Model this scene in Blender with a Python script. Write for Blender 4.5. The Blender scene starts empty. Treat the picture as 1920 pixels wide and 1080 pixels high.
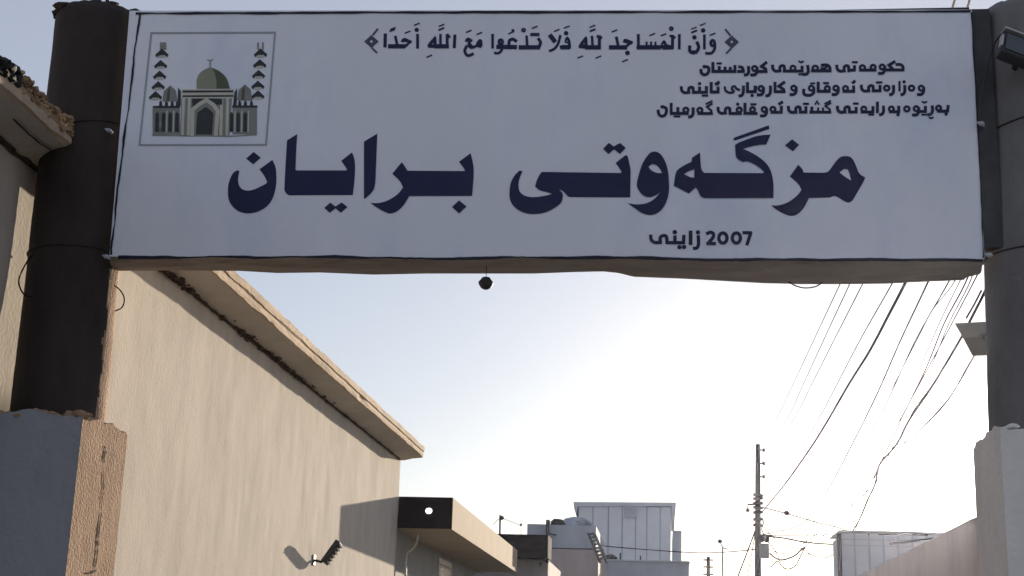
import bpy, bmesh, math, random
import numpy as np
from mathutils import Vector, Matrix, noise
from mathutils.geometry import tessellate_polygon
random.seed(7)
S = bpy.context.scene
COL = S.collection
R = math.radians

# ---------------------------------------------------------------- camera
# street runs along +Y, Z up, camera stands at (0,0,1.6) looking up at the sign
F = 2650.0
def _c(px, py): return Vector(((px - 960) / F, (540 - py) / F, 1.0))
_y = _c(1250, 1260).normalized()
_u = Vector((320 / F, ((F * F + 290 * 320) / 720) / F, 1.0))
_u = (_u - _y * _u.dot(_y)).normalized()
_x = _y.cross(_u)
if _x.x < 0: _x = -_x
EYE = Vector((0, 0, 1.6))
def ray(px, py):
    c = _c(px, py)
    return Vector((_x.dot(c), _y.dot(c), _u.dot(c))).normalized()
def atY(px, py, Y):
    d = ray(px, py); return EYE + d * (Y / d.y)
def atX(px, py, X):
    d = ray(px, py); return EYE + d * (X / d.x)
cam = bpy.data.objects.new("camera", bpy.data.cameras.new("camera")); COL.objects.link(cam)
cx, cy, cz = Vector((_x.x, _y.x, _u.x)), Vector((_x.y, _y.y, _u.y)), Vector((_x.z, _y.z, _u.z))
M = Matrix(((cx.x, cy.x, -cz.x), (cx.y, cy.y, -cz.y), (cx.z, cy.z, -cz.z))).to_4x4()
M.translation = EYE
cam.matrix_world = M
cam.data.sensor_width = 36; cam.data.lens = F / 1920 * 36
cam.data.clip_start = 0.05; cam.data.clip_end = 3000
S.camera = cam

# ---------------------------------------------------------------- light
SUN = ray(1843, 860)
AZ, EL = math.atan2(SUN.x, SUN.y), math.asin(SUN.z)
w = bpy.data.worlds.new("World"); S.world = w; w.use_nodes = True
nt = w.node_tree; nt.nodes.clear()
out = nt.nodes.new('ShaderNodeOutputWorld'); bg = nt.nodes.new('ShaderNodeBackground')
sky = nt.nodes.new('ShaderNodeTexSky'); sky.sky_type = 'NISHITA'; sky.sun_disc = False
sky.sun_elevation = EL; sky.sun_rotation = AZ
sky.air_density = 1.0; sky.dust_density = 0.7; sky.ozone_density = 2.0; sky.altitude = 200
bg.inputs[1].default_value = 0.050
hs = nt.nodes.new('ShaderNodeHueSaturation'); hs.inputs['Saturation'].default_value = .68    # dust greys the blue
nt.links.new(sky.outputs[0], hs.inputs['Color']); nt.links.new(hs.outputs[0], bg.inputs[0])
veil = nt.nodes.new('ShaderNodeBackground')      # even dusty veil over the whole dome
veil.inputs[0].default_value = (.134, .134, .165, 1); veil.inputs[1].default_value = 1.0
add0 = nt.nodes.new('ShaderNodeAddShader')
nt.links.new(bg.outputs[0], add0.inputs[0]); nt.links.new(veil.outputs[0], add0.inputs[1])
# the sun's own aureole in dusty air, round the sun's direction
tc = nt.nodes.new('ShaderNodeTexCoord')
dt = nt.nodes.new('ShaderNodeVectorMath'); dt.operation = 'DOT_PRODUCT'
nt.links.new(tc.outputs['Generated'], dt.inputs[0]); dt.inputs[1].default_value = SUN
mx = nt.nodes.new('ShaderNodeMath'); mx.operation = 'MAXIMUM'; mx.inputs[1].default_value = 0.0
nt.links.new(dt.outputs['Value'], mx.inputs[0])
acc = add0
for power, gain, colr in ((14, 0.02, (.95, .97, 1.0)), (60, 0.03, (1.0, .97, .95)), (420, 0.5, (1.0, .96, .9)), (9000, 14.0, (1, .93, .8))):
    p = nt.nodes.new('ShaderNodeMath'); p.operation = 'POWER'; p.inputs[1].default_value = power
    nt.links.new(mx.outputs[0], p.inputs[0])
    e = nt.nodes.new('ShaderNodeBackground'); e.inputs[0].default_value = (*colr, 1)
    g = nt.nodes.new('ShaderNodeMath'); g.operation = 'MULTIPLY'; g.inputs[1].default_value = gain
    nt.links.new(p.outputs[0], g.inputs[0]); nt.links.new(g.outputs[0], e.inputs[1])
    a = nt.nodes.new('ShaderNodeAddShader')
    nt.links.new((acc or bg).outputs[0], a.inputs[0]); nt.links.new(e.outputs[0], a.inputs[1]); acc = a
nt.links.new(acc.outputs[0], out.inputs[0])

sl = bpy.data.lights.new("sun", 'SUN'); sl.energy = 4.6; sl.angle = R(0.5); sl.color = (1.0, .86, .68)
so = bpy.data.objects.new("sun", sl); COL.objects.link(so)
so.location = (10, 40, 20); so.rotation_euler = (-SUN).to_track_quat('-Z', 'Y').to_euler()
vs = S.view_settings
S.display_settings.display_device = 'sRGB'
vs.view_transform = 'Standard'; vs.look = 'None'; vs.gamma = 1; vs.exposure = 0.86
S.cycles.use_denoising = True
S.cycles.max_bounces = 8
HAZE = 0.00026

# ---------------------------------------------------------------- materials
def mat(name, col, rough=.9, var=.12, scale=6.0, streak=None, bump=.15, bscale=40, spec=.3, stain=None, metal=0.0, stains=1.5):
    m = bpy.data.materials.new(name); m.use_nodes = True
    n = m.node_tree.nodes; l = m.node_tree.links
    b = n['Principled BSDF']; b.inputs['Roughness'].default_value = rough
    b.inputs['Specular IOR Level'].default_value = spec; b.inputs['Metallic'].default_value = metal
    tcn = n.new('ShaderNodeTexCoord'); mp = n.new('ShaderNodeMapping')
    l.new(tcn.outputs['Object'], mp.inputs[0])
    mp.inputs['Scale'].default_value = streak or (1, 1, 1)
    ns = n.new('ShaderNodeTexNoise'); ns.inputs['Scale'].default_value = scale; ns.inputs['Detail'].default_value = 7
    ns.inputs['Roughness'].default_value = .62
    l.new(mp.outputs[0], ns.inputs[0])
    rp = n.new('ShaderNodeValToRGB')
    rp.color_ramp.elements[0].position = .28; rp.color_ramp.elements[1].position = .72
    rp.color_ramp.elements[0].color = (*[c * (1 - var) for c in col], 1)
    rp.color_ramp.elements[1].color = (*[min(1, c * (1 + var)) for c in col], 1)
    l.new(ns.outputs[0], rp.inputs[0]); last = rp.outputs[0]
    if stain:
        n2 = n.new('ShaderNodeTexNoise'); n2.inputs['Scale'].default_value = stains; n2.inputs['Detail'].default_value = 9
        n2.inputs['Roughness'].default_value = .7
        l.new(mp.outputs[0], n2.inputs[0])
        r2 = n.new('ShaderNodeValToRGB'); r2.color_ramp.elements[0].position = .50; r2.color_ramp.elements[1].position = .70
        r2.color_ramp.elements[0].color = (0, 0, 0, 1); r2.color_ramp.elements[1].color = (.75, .75, .75, 1)
        l.new(n2.outputs[0], r2.inputs[0])
        mm = n.new('ShaderNodeMix'); mm.data_type = 'RGBA'
        l.new(r2.outputs[0], mm.inputs[0]); l.new(last, mm.inputs[6]); mm.inputs[7].default_value = (*stain, 1)
        last = mm.outputs[2]
    l.new(last, b.inputs['Base Color'])
    if bump:
        nb = n.new('ShaderNodeTexNoise'); nb.inputs['Scale'].default_value = bscale; nb.inputs['Detail'].default_value = 5
        l.new(tcn.outputs['Object'], nb.inputs[0])
        bp = n.new('ShaderNodeBump'); bp.inputs['Strength'].default_value = bump; bp.inputs['Distance'].default_value = .02
        l.new(nb.outputs[0], bp.inputs['Height']); l.new(bp.outputs[0], b.inputs['Normal'])
    return m

PLASTER = mat('weathered plaster', (.55, .495, .425), .97, .10, 4.5, (1, 1.4, .42), .16, 38, .1, (.44, .40, .355), stains=2.0)
SOFFIT = mat('soffit render', (.50, .46, .40), .95, .14, 3, None, .3, 30, .2, (.36, .31, .26))
FASCIA = mat('fascia concrete', (.55, .43, .31), .95, .22, 5, (1, .3, 1), .5, 40, .2, (.30, .22, .15), stains=4)
CRACK = mat('dark crack', (.075, .056, .044), 1, .4, 20, None, .5, 60, .1)
RUBBLE = mat('rubble', (.40, .27, .16), 1, .5, 9, None, .6, 50, .1, (.08, .06, .045), stains=6)
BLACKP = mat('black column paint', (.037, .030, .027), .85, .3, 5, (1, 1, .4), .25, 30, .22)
GLAREP = mat('column paint greyed for glare', (.165, .16, .162), .8, .25, 4, (1, 1, .4), .2, 30, .25)  # lighter than the left column: sun glare put into the colour
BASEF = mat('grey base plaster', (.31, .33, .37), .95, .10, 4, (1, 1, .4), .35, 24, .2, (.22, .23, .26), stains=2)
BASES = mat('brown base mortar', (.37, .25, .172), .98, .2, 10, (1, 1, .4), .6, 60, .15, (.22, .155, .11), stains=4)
BASER = mat('base plaster paled for glare', (.74, .72, .69), .95, .08, 4, (1, 1, .4), .25, 24, .2)  # right base bleached, the glare of the low sun is in its colour
STRAP = mat('strap', (.02, .02, .02), .7, .3, 20)
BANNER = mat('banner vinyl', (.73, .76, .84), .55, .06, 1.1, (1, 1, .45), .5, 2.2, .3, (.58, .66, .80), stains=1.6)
INK = mat('navy ink', (.011, .016, .066), .6, .2, 3, None, 0)
INKS = mat('dark blue small print', (.014, .018, .058), .6, .2, 3, None, 0)
MARK = mat('pale blue grey print', (.07, .075, .13), .6, .1, 3, None, 0)
EDGE = mat('dark edge cord', (.012, .013, .03), .7, .3, 20)
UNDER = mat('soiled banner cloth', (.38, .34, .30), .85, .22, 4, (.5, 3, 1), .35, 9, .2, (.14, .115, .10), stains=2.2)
STEEL = mat('dark steel', (.03, .03, .034), .55, .3, 12, None, .1, 60, .4)
EM_DARK = mat('emblem dark', (.032, .040, .044), .6, .3, 8, None, 0)
EM_MID = mat('emblem grey', (.22, .23, .21), .6, .15, 8, None, 0)
EM_LIGHT = mat('emblem cream', (.52, .51, .44), .6, .1, 8, None, 0)
EM_DOME = mat('emblem olive', (.25, .265, .19), .6, .15, 4, None, 0)
EM_DOME2 = mat('emblem dark olive', (.085, .095, .06), .6, .15, 4, None, 0)
EM_LINE = mat('emblem frame grey green', (.31, .345, .37), .6, .1, 8, None, 0)
WIRE = mat('black wire', (.018, .010, .014), 1, .3, 9, None, 0, 20, .02)
CLAD = mat('white cladding', (.66, .68, .72), .6, .05, 3, None, .05, 10, .3)
CLADG = mat('grey cladding', (.56, .58, .62), .6, .06, 3, None, .05, 10, .3)
HOUSE_B = mat('blue grey render', (.40, .43, .48), .9, .10, 2, (1, 1, .4), .2, 15)
HOUSE_T = mat('taupe render', (.40, .35, .33), .9, .12, 2, (1, 1, .4), .2, 15, .2, (.30, .26, .25))
DARKT = mat('dark stone facing', (.026, .022, .022), .95, .3, 4, None, .1, 20, .05)
TANC = mat('tan canopy render', (.42, .335, .235), .92, .10, 3, None, .25, 25, .2, (.36, .28, .19))
GREYW = mat('grey wall render', (.33, .33, .31), .92, .12, 2, (1, 1, .4), .25, 20)
BEIGEW = mat('beige wall render', (.68, .62, .56), .93, .08, 2, (1, 1, .3), .25, 20, .2, (.48, .44, .41))
POLE = mat('weathered pole', (.032, .018, .022), .95, .3, 9, None, .1, 20, .05)
GROUND = mat('dusty ground', (.26, .245, .23), 1, .2, .8, None, .3, 6)
ROAD = mat('worn asphalt', (.075, .072, .07), .95, .2, 2, None, .3, 30)
SHEET = mat('grey sheet metal', (.13, .125, .125), .55, .15, 7, None, .1, 20, .4)
GLASS = mat('lamp glass', (.035, .045, .055), .18, .2, 3, None, 0, 20, .6)
ALU = mat('lamp rim', (.42, .43, .45), .4, .1, 8, None, 0, 20, .5, metal=.6)
WINDOW = mat('window pane', (.05, .055, .065), .15, .2, 3, None, 0, 20, .6)
PIPE = mat('pale pipe', (.55, .54, .50), .5, .1, 8, None, 0)
DARKRUB = mat('dark rubble', (.02, .018, .018), .8, .4, 12, None, .6, 30)  # darker lumps of the eave rubble
LIT = bpy.data.materials.new('glowing spot'); LIT.use_nodes = True
LIT.node_tree.nodes['Principled BSDF'].inputs['Emission Color'].default_value = (1, .98, .95, 1)
LIT.node_tree.nodes['Principled BSDF'].inputs['Emission Strength'].default_value = 1.6

# ---------------------------------------------------------------- builders
def thing(name, label, cat, loc=(0, 0, 0), group=None, kind=None):
    o = bpy.data.objects.new(name, None); COL.objects.link(o); o.location = loc; o.empty_display_size = .2
    o['label'] = label; o['category'] = cat
    if group: o['group'] = group
    if kind: o['kind'] = kind
    return o
def wloc(o):
    v = Vector(o.location)
    while o.parent: o = o.parent; v += Vector(o.location)
    return v
class MB:
    def __init__(s): s.v = []; s.f = []; s.m = []; s.sm = []
    def add(s, vs, fs, mi=0, smooth=False):
        k = len(s.v); s.v += [Vector(p) for p in vs]
        for f in fs: s.f.append([i + k for i in f]); s.m.append(mi); s.sm.append(smooth)
        return s
    def box(s, a, b, mi=0):
        (x0, y0, z0), (x1, y1, z1) = a, b
        x0, x1 = sorted((x0, x1)); y0, y1 = sorted((y0, y1)); z0, z1 = sorted((z0, z1))
        vs = [(x0, y0, z0), (x1, y0, z0), (x1, y1, z0), (x0, y1, z0), (x0, y0, z1), (x1, y0, z1), (x1, y1, z1), (x0, y1, z1)]
        return s.add(vs, [(3, 2, 1, 0), (4, 5, 6, 7), (0, 1, 5, 4), (1, 2, 6, 5), (2, 3, 7, 6), (3, 0, 4, 7)], mi)
    def rbox(s, c, size, mat3, mi=0):
        k = len(s.v); s.box([-d / 2 for d in size], [d / 2 for d in size], mi)
        for i in range(k, len(s.v)): s.v[i] = mat3 @ s.v[i] + Vector(c)
        return s
    def tube(s, pts, r, n=8, mi=0, cap=True):
        pts = [Vector(p) for p in pts]; rings = []; up = Vector((0.13, .21, .97))
        for i, p in enumerate(pts):
            t = (pts[min(i + 1, len(pts) - 1)] - pts[max(i - 1, 0)]).normalized()
            a = t.cross(up)
            if a.length < .05: a = t.cross(Vector((1, 0.1, 0)))
            a.normalize(); b = t.cross(a).normalized()
            rr = r[i] if isinstance(r, (list, tuple)) else r
            rings.append([p + (a * math.cos(q) + b * math.sin(q)) * rr for q in [2 * math.pi * j / n for j in range(n)]])
        vs = [v for rg in rings for v in rg]
        fs = [(i * n + j, i * n + (j + 1) % n, (i + 1) * n + (j + 1) % n, (i + 1) * n + j) for i in range(len(pts) - 1) for j in range(n)]
        if cap: fs += [tuple(range(n - 1, -1, -1)), tuple((len(pts) - 1) * n + j for j in range(n))]
        return s.add(vs, fs, mi, True)
    def lump(s, c, r, seed=0, mi=0, squash=(1, 1, 1), rough=.45, sub=2, smooth=False):
        bm = bmesh.new(); bmesh.ops.create_icosphere(bm, subdivisions=sub, radius=1)
        vs = []
        for v in bm.verts:
            k = 1 + rough * noise.noise(v.co * 1.6 + Vector((seed * 3.7, seed, 0)))
            vs.append(Vector((v.co.x * squash[0], v.co.y * squash[1], v.co.z * squash[2])) * r * k + Vector(c))
        fs = [[v.index for v in f.verts] for f in bm.faces]; bm.free()
        return s.add(vs, fs, mi, smooth)
    def grid(s, fn, nu, nv, mi=0, flip=False, smooth=False):
        vs = [fn(i / nu, j / nv) for i in range(nu + 1) for j in range(nv + 1)]
        fs = []
        for i in range(nu):
            for j in range(nv):
                a = i * (nv + 1) + j; q = (a, a + nv + 1, a + nv + 2, a + 1)
                fs.append(q[::-1] if flip else q)
        return s.add(vs, fs, mi, smooth)
    def build(s, name, mats, parent=None, bevel=0):
        me = bpy.data.meshes.new(name)
        off = wloc(parent) if parent else Vector()
        me.from_pydata([v - off for v in s.v], [], s.f)
        for m in (mats if isinstance(mats, (list, tuple)) else [mats]): me.materials.append(m)
        me.polygons.foreach_set('material_index', s.m); me.polygons.foreach_set('use_smooth', s.sm); me.update()
        o = bpy.data.objects.new(name, me); COL.objects.link(o)
        if parent: o.parent = parent
        if bevel:
            b = o.modifiers.new('bevel', 'BEVEL'); b.width = bevel; b.segments = 2; b.limit_method = 'ANGLE'
        return o
def tag(o, label, cat, group=None):
    o['label'] = label; o['category'] = cat
    if group: o['group'] = group
    return o
def structure(o): o['kind'] = 'structure'; return o
def smooth_line(pts, k=4):
    P = [Vector(p) for p in pts]
    if len(P) < 3: return P
    o = []
    for i in range(len(P) - 1):
        a, b, c, d = P[max(i - 1, 0)], P[i], P[i + 1], P[min(i + 2, len(P) - 1)]
        for j in range(k):
            t = j / k
            o.append(.5 * ((2 * b) + (c - a) * t + (2 * a - 5 * b + 4 * c - d) * t * t + (3 * b - a - 3 * c + d) * t ** 3))
    return o + [P[-1]]
def rough_box(mb, a, b, seg=.05, amp=.006, top_amp=.03, mi=0, side_mi=None, seed=0):
    """a box of plaster with uneven faces and a ragged, broken top edge; x+ / x- face may carry its own material"""
    (x0, y0, z0), (x1, y1, z1) = a, b
    def d(p, nrm):
        q = Vector(p) * 3 + Vector((seed, seed, seed))
        p = Vector(p) + Vector(nrm) * amp * noise.noise(q * 3)
        t = max(0, (p.z - (z1 - .06)) / .06)
        if t > 0:
            p.z -= t * top_amp * (1 + noise.noise(q * 2.2) + .7 * noise.noise(q * 7))
        return p
    nz = max(2, int((z1 - z0) / seg)); nx = max(2, int((x1 - x0) / seg)); ny = max(2, int((y1 - y0) / seg))
    L = lambda u, v0, v1: v0 + (v1 - v0) * u
    sm = mi if side_mi is None else side_mi
    mb.grid(lambda u, v: d((L(u, x0, x1), y0, L(v, z0, z1)), (0, -1, 0)), nx, nz, mi)
    mb.grid(lambda u, v: d((L(u, x0, x1), y1, L(v, z0, z1)), (0, 1, 0)), nx, nz, sm, True)
    mb.grid(lambda u, v: d((x1, L(u, y0, y1), L(v, z0, z1)), (0, 0, 0)), ny, nz, sm)
    mb.grid(lambda u, v: d((x0, L(u, y0, y1), L(v, z0, z1)), (0, 0, 0)), ny, nz, sm, True)
    mb.grid(lambda u, v: d((L(u, x0, x1), L(v, y0, y1), z1), (0, 0, 0)), nx, ny, sm)

# ---------------------------------------------------------------- ground and street
g = MB(); g.add([(-600, -200, 0), (600, -200, 0), (600, 1500, 0), (-600, 1500, 0)], [(0, 1, 2, 3)])
structure(g.build('ground', GROUND))
g = MB(); g.add([(-2.3, -60, .004), (1.5, -60, .004), (1.5, 200, .004), (-2.3, 200, .004)], [(0, 1, 2, 3)])
structure(g.build('road', ROAD))

# ---------------------------------------------------------------- left building
WX = -3.5; EX = -3.202; WZ = 4.18; EZ0, EZ1 = 4.24, 4.385; WEND = 18.34
root = thing('plaster_building', 'long cream plastered building with a crumbling concrete eave along the left side', 'building', (WX - 3, 10, 0))
m = MB()
def wall_pt(u, v):
    y = 1 + (WEND - 1) * u; z = (WZ + .03) * v
    x = WX + .006 * noise.noise(Vector((0, y * 1.3, z * .9))) + .003 * noise.noise(Vector((3, y * 5, z * 4)))
    if u > .999: y += .02 * noise.noise(Vector((1, 2, z * 6)))
    return Vector((x, y, z))
m.grid(wall_pt, 240, 70, 0, False, True)
m.grid(lambda u, v: Vector((WX - 6 * u, WEND + (.02 * noise.noise(Vector((1, 2, (WZ + .03) * v * 6))) if u < .01 else 0), (WZ + .03) * v)), 40, 70, 0, True)
m.add([(WX, 1, 0), (WX - 6, 1, 0), (WX - 6, 1, WZ), (WX, 1, WZ)], [(0, 3, 2, 1)])
m.build('wall', PLASTER, root)
m = MB()   # eave: soffit, lip, fascia, top
N = 420
def eave(u, prof):
    y = .8 + (WEND + .02 - .8) * u
    k = noise.noise(Vector((y * 2.1, prof * 2.3, 1))) * .010 + noise.noise(Vector((y * 9, prof * 3.1, 4))) * .007
    chip = max(0, noise.noise(Vector((y * 1.9, 7, prof * .7))) - .34) * .12
    if y < 8.6: chip *= 1.4; k *= 1.3
    P = [(WX - .12, WZ + .012), (WX + .05, WZ + .014), (WX + .15, WZ + .03), (EX - .022, EZ0 - .004), (EX, EZ0), (EX + .004, EZ0 + .03),
         (EX - .002, EZ0 + .062), (EX + .012, EZ0 + .070), (EX + .012, EZ1 - .02), (EX - .005, EZ1), (EX - .12, EZ1 + .01), (WX - .5, EZ1 + .03)]
    x, z = P[prof]
    if prof in (3, 4, 5): x -= chip * .4; z += chip * .5
    if prof in (7, 8): x -= chip * .25
    if prof in (8, 9): z -= chip * .35
    t = max(0, min(1, (8.9 - y) / .7))
    if prof >= 8: z -= t * .085; x -= t * (.03 + .03 * noise.noise(Vector((y * 4, 2, 2))))
    return Vector((x + k * .5, y, z + k))
m.grid(lambda u, v: eave(u, int(round(v * 11))), N, 11, 0, False)
for f in range(len(m.f)):
    m.m[f] = 1 if (f % 11) < 3 else 0
ends = [eave(1, k) for k in range(12)]; m.add(ends + [Vector((WX - .5, WEND + .02, WZ))], [tuple(range(13))])
m.build('eave', [FASCIA, SOFFIT], root)
m = MB()   # broken mortar line where soffit meets wall
prev = None
vs = []; fs = []
n = 520
for i in range(n + 1):
    y = 5.5 + (WEND - 5.6) * i / n
    wd = .004 + .030 * max(0, noise.noise(Vector((y * 2.3, 5, 2)))) + .024 * max(0, noise.noise(Vector((y * 9, 9, 2))))
    if 9.0 < y < 9.5 or 10.8 < y < 13.0: wd += .016 + .030 * max(0, noise.noise(Vector((y * 11, 1, 2))))
    if y < 8.6: wd += .014
    dn = .002 + .7 * wd * max(0.0, .35 + noise.noise(Vector((y * 7, 3, 8))))
    vs += [(WX + .010, y, WZ - dn), (WX + .014, y, WZ + .004), (WX + .015 + wd, y, WZ + .010 + wd * .06)]
    if i: k = 3 * (i - 1); fs += [(k, k + 3, k + 4, k + 1), (k + 1, k + 4, k + 5, k + 2)]
m.add(vs, fs)
for i in range(130):
    y = random.choice((random.uniform(8.8, 9.7), random.uniform(10.4, 13.4), random.uniform(7, 18)))
    m.lump((WX + random.uniform(.01, .07), y, WZ + random.uniform(-.02, .015)), random.uniform(.005, .020), i, 0, (1, 1.4, .7), .7)
m.build('cracked_joint', CRACK, root)
m = MB(); m.box((WX - 6, 1, WZ), (WX - .5, WEND, EZ1 + .02)); m.build('roof', SOFFIT, root)
# the near end of the eave has crumbled to rubble
m = MB(); YD = atX(36, 140, EX).y
for i in range(1500):
    y = random.uniform(5.6, 8.85); q = random.random(); fade = min(1, (8.9 - y) / .5)
    top = (.105 + .05 * noise.noise(Vector((y * 3.1, 4, 4)))) * fade
    hgt = top * random.random() ** .7
    x = EX + .012 - random.random() ** 1.6 * .22 - hgt * .25
    dark = 1 if (y < YD + .06 * noise.noise(Vector((hgt * 20, x * 20, 1))) and random.random() < .93) else 0  # lumps at the near end take the darker material
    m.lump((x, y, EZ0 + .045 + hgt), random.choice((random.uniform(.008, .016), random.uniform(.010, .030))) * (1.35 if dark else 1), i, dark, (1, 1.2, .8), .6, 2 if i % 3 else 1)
o = m.build('eave_rubble', [RUBBLE, DARKRUB], root); o['kind'] = 'stuff'
m = MB()
for seed, (y0, y1, xx) in enumerate(((6.4, 8.3, -3.31), (6.9, 7.9, -3.25), (7.6, 8.8, -3.36))):
    vs = []; fs = []
    for i in range(61):
        y = y0 + (y1 - y0) * i / 60; x = xx + .035 * noise.noise(Vector((y * 2.2, seed, 1))) + .012 * noise.noise(Vector((y * 9, seed, 1)))
        ww = .014 * max(.05, .4 + noise.noise(Vector((y * 5, seed, 5)))); z = WZ + .03 + .033 * (x - (WX + .15)) / .13 - .012
        vs += [(x - ww, y, z), (x + ww, y, z + ww * .2)]
        if i: fs.append((2 * i - 2, 2 * i, 2 * i + 1, 2 * i - 1))
    m.add(vs, fs)
o = m.build('soffit_crack', CRACK, root); o['kind'] = 'stuff'

# ---------------------------------------------------------------- gate bases
CY = 7.06
def gate_base(x0, x1, side, label, fm, sm_, seed):
    root = thing('gate_base', label, 'pillar base', ((x0 + x1) / 2, CY, 0), 'plastered bases of the two sign columns')
    m = MB(); rough_box(m, (x0, 6.75, 0), (x1, 7.36, 2.79), .035, .005, .028, 0, 1, seed)
    for i in range(26):
        a = random.random()
        m.lump((x0 + (x1 - x0) * a, random.choice((6.78, random.uniform(6.8, 7.3))), 2.755 + random.uniform(-.015, .015)), random.uniform(.016, .04), i + seed, 1, (1.3, 1, .6), .6)
    m.build('pillar_block', [fm, sm_], root)
    return root
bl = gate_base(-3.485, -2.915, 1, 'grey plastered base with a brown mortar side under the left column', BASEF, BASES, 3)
for seed, (pts, wmax) in enumerate((([(196, 836), (198, 848), (195, 858), (196, 868)], 2.6), ([(193, 884), (195, 905), (192, 935), (190, 958)], 1.0), ([(190, 960), (187, 985), (184, 1010), (182, 1035), (179, 1060), (177, 1072)], 2.4), ([(179, 1068), (170, 1073), (160, 1073)], 2.2))):
    m = MB(); vs = []; fs = []; P = smooth_line([(a, b, 0) for a, b in pts], 7)
    for i, p in enumerate(P):
        t = i / (len(P) - 1); jx = 1.6 * noise.noise(Vector((p.y * .16, seed, 3))) + 1.0 * noise.noise(Vector((p.y * .5, seed, 7)))
        w2 = .35 + wmax * math.sin(math.pi * min(1, t + .05)) ** .7 * max(.12, .5 + .8 * noise.noise(Vector((p.y * .13, seed, 11))))
        vs += [atX(p.x + jx - w2, p.y, -2.911), atX(p.x + jx + w2, p.y + (3 if seed == 3 else 0), -2.911)]
        if i: fs.append((2 * i - 2, 2 * i - 1, 2 * i + 1, 2 * i))
    m.add(vs, fs); m.build('crack', CRACK, bl)
br = gate_base(1.545, 2.2, -1, 'plastered base paled for glare under the right column by the low sun', BASER, BASER, 9)

# ---------------------------------------------------------------- columns
def column(cxb, cxt, r, ztop, label, mt, seed, far_mt=None):
    root = thing('sign_column', label, 'column', (cxb, CY + .04, 2.7), 'round columns carrying the sign')
    m = MB(); n = 96; zs = [2.70 + (ztop - 2.70) * i / 60 for i in range(61)]
    vs = []; fs = []
    for i, z in enumerate(zs):
        t = i / 60; cxx = cxb + (cxt - cxb) * t
        for j in range(n):
            a = 2 * math.pi * j / n; q = Vector((math.cos(a) * 1.5, math.sin(a) * 1.5, z * 1.2 + seed))
            rr = r + .005 * noise.noise(q * 2) + .002 * noise.noise(q * 9)
            zz = z + (.02 * noise.noise(q * 3.1) if i == 60 else 0)
            if i == 60: rr -= .012
            vs.append((cxx + rr * math.cos(a), CY + .04 + rr * math.sin(a), zz))
    for i in range(60):
        for j in range(n): fs.append((i * n + j, i * n + (j + 1) % n, (i + 1) * n + (j + 1) % n, (i + 1) * n + j))
    fs.append(tuple(60 * n + j for j in range(n)))
    m.add(vs, fs, 0, True)
    if far_mt:      # faces round the far right side take the second, brown material
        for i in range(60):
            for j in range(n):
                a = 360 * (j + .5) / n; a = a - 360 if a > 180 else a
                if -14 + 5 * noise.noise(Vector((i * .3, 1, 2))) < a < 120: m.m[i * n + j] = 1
    m.build('shaft', [mt, far_mt or mt], root)
    m = MB()
    for i in range(36):
        a = random.random() * 6.28; k = r * random.uniform(.3, .98)
        m.lump((cxt + k * math.cos(a), CY + .04 + k * math.sin(a), ztop + random.uniform(-.015, .012)), random.uniform(.02, .05), i + seed, 0, (1.2, 1.2, .6))
    m.build('mortar_cap', mt, root)
    for (z, tilt) in ((4.37, .05), (3.68, .01)):
        t = (z - 2.7) / (ztop - 2.7); cxx = cxb + (cxt - cxb) * t; m = MB()
        ring = [(cxx + (r + .004) * math.cos(a), CY + .04 + (r + .004) * math.sin(a), z + tilt * math.cos(a)) for a in [2 * math.pi * j / 40 for j in range(41)]]
        m.tube(ring, .004, 6, 0, False); m.build('strap', STRAP, root)
    return root
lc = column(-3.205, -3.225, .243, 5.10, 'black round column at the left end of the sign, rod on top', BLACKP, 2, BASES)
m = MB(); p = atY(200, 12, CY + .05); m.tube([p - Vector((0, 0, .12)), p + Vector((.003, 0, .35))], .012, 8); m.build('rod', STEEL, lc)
rc = column(1.815, 1.885, .243, 5.02, 'round column greyed for glare at the right end of the sign, in front of the sun', GLAREP, 6)

# ---------------------------------------------------------------- the sign
SY = 6.93
def sp(px, py, off=0.0):
    p = atY(px, py, SY); p.y -= off; return p
sign = thing('mosque_sign', 'white banner sign with dark blue Kurdish lettering stretched between two columns', 'sign', (-.7, SY, 3.65))
TL, TR, BR_, BL_ = (243, 20), (1822, 18), (1846, 486), (205, 481)
def quad(u, v):
    return (TL[0] * (1 - u) * (1 - v) + TR[0] * u * (1 - v) + BR_[0] * u * v + BL_[0] * (1 - u) * v,
            TL[1] * (1 - u) * (1 - v) + TR[1] * u * (1 - v) + BR_[1] * u * v + BL_[1] * (1 - u) * v)
m = MB()
m.grid(lambda u, v: sp(*quad(u, v)), 60, 20, 0, True)
ban = m.build('banner', BANNER, sign)
# steel frame behind the cloth
m = MB(); a, b = sp(246, 40), sp(1826, 40)
D = .20
for z in (3.70, 4.98):
    m.box((-2.93, SY + .02, z - .02), (1.56, SY + .06, z + .02)); m.box((-2.93, SY + D - .05, z - .02), (1.56, SY + D - .01, z + .02))
for x in (-2.93, -1.8, -.7, .45, 1.52): m.box((x, SY + .021, 3.72), (x + .04, SY + .059, 4.96))
m.box((1.555, SY + .012, 3.69), (1.66, SY + .08, 4.985))
m.build('frame', STEEL, sign)
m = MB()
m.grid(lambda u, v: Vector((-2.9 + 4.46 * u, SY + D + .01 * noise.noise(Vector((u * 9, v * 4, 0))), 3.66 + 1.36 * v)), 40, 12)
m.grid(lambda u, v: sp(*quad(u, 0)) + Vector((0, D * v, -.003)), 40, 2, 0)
m.build('back_cloth', UNDER, sign)
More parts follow.
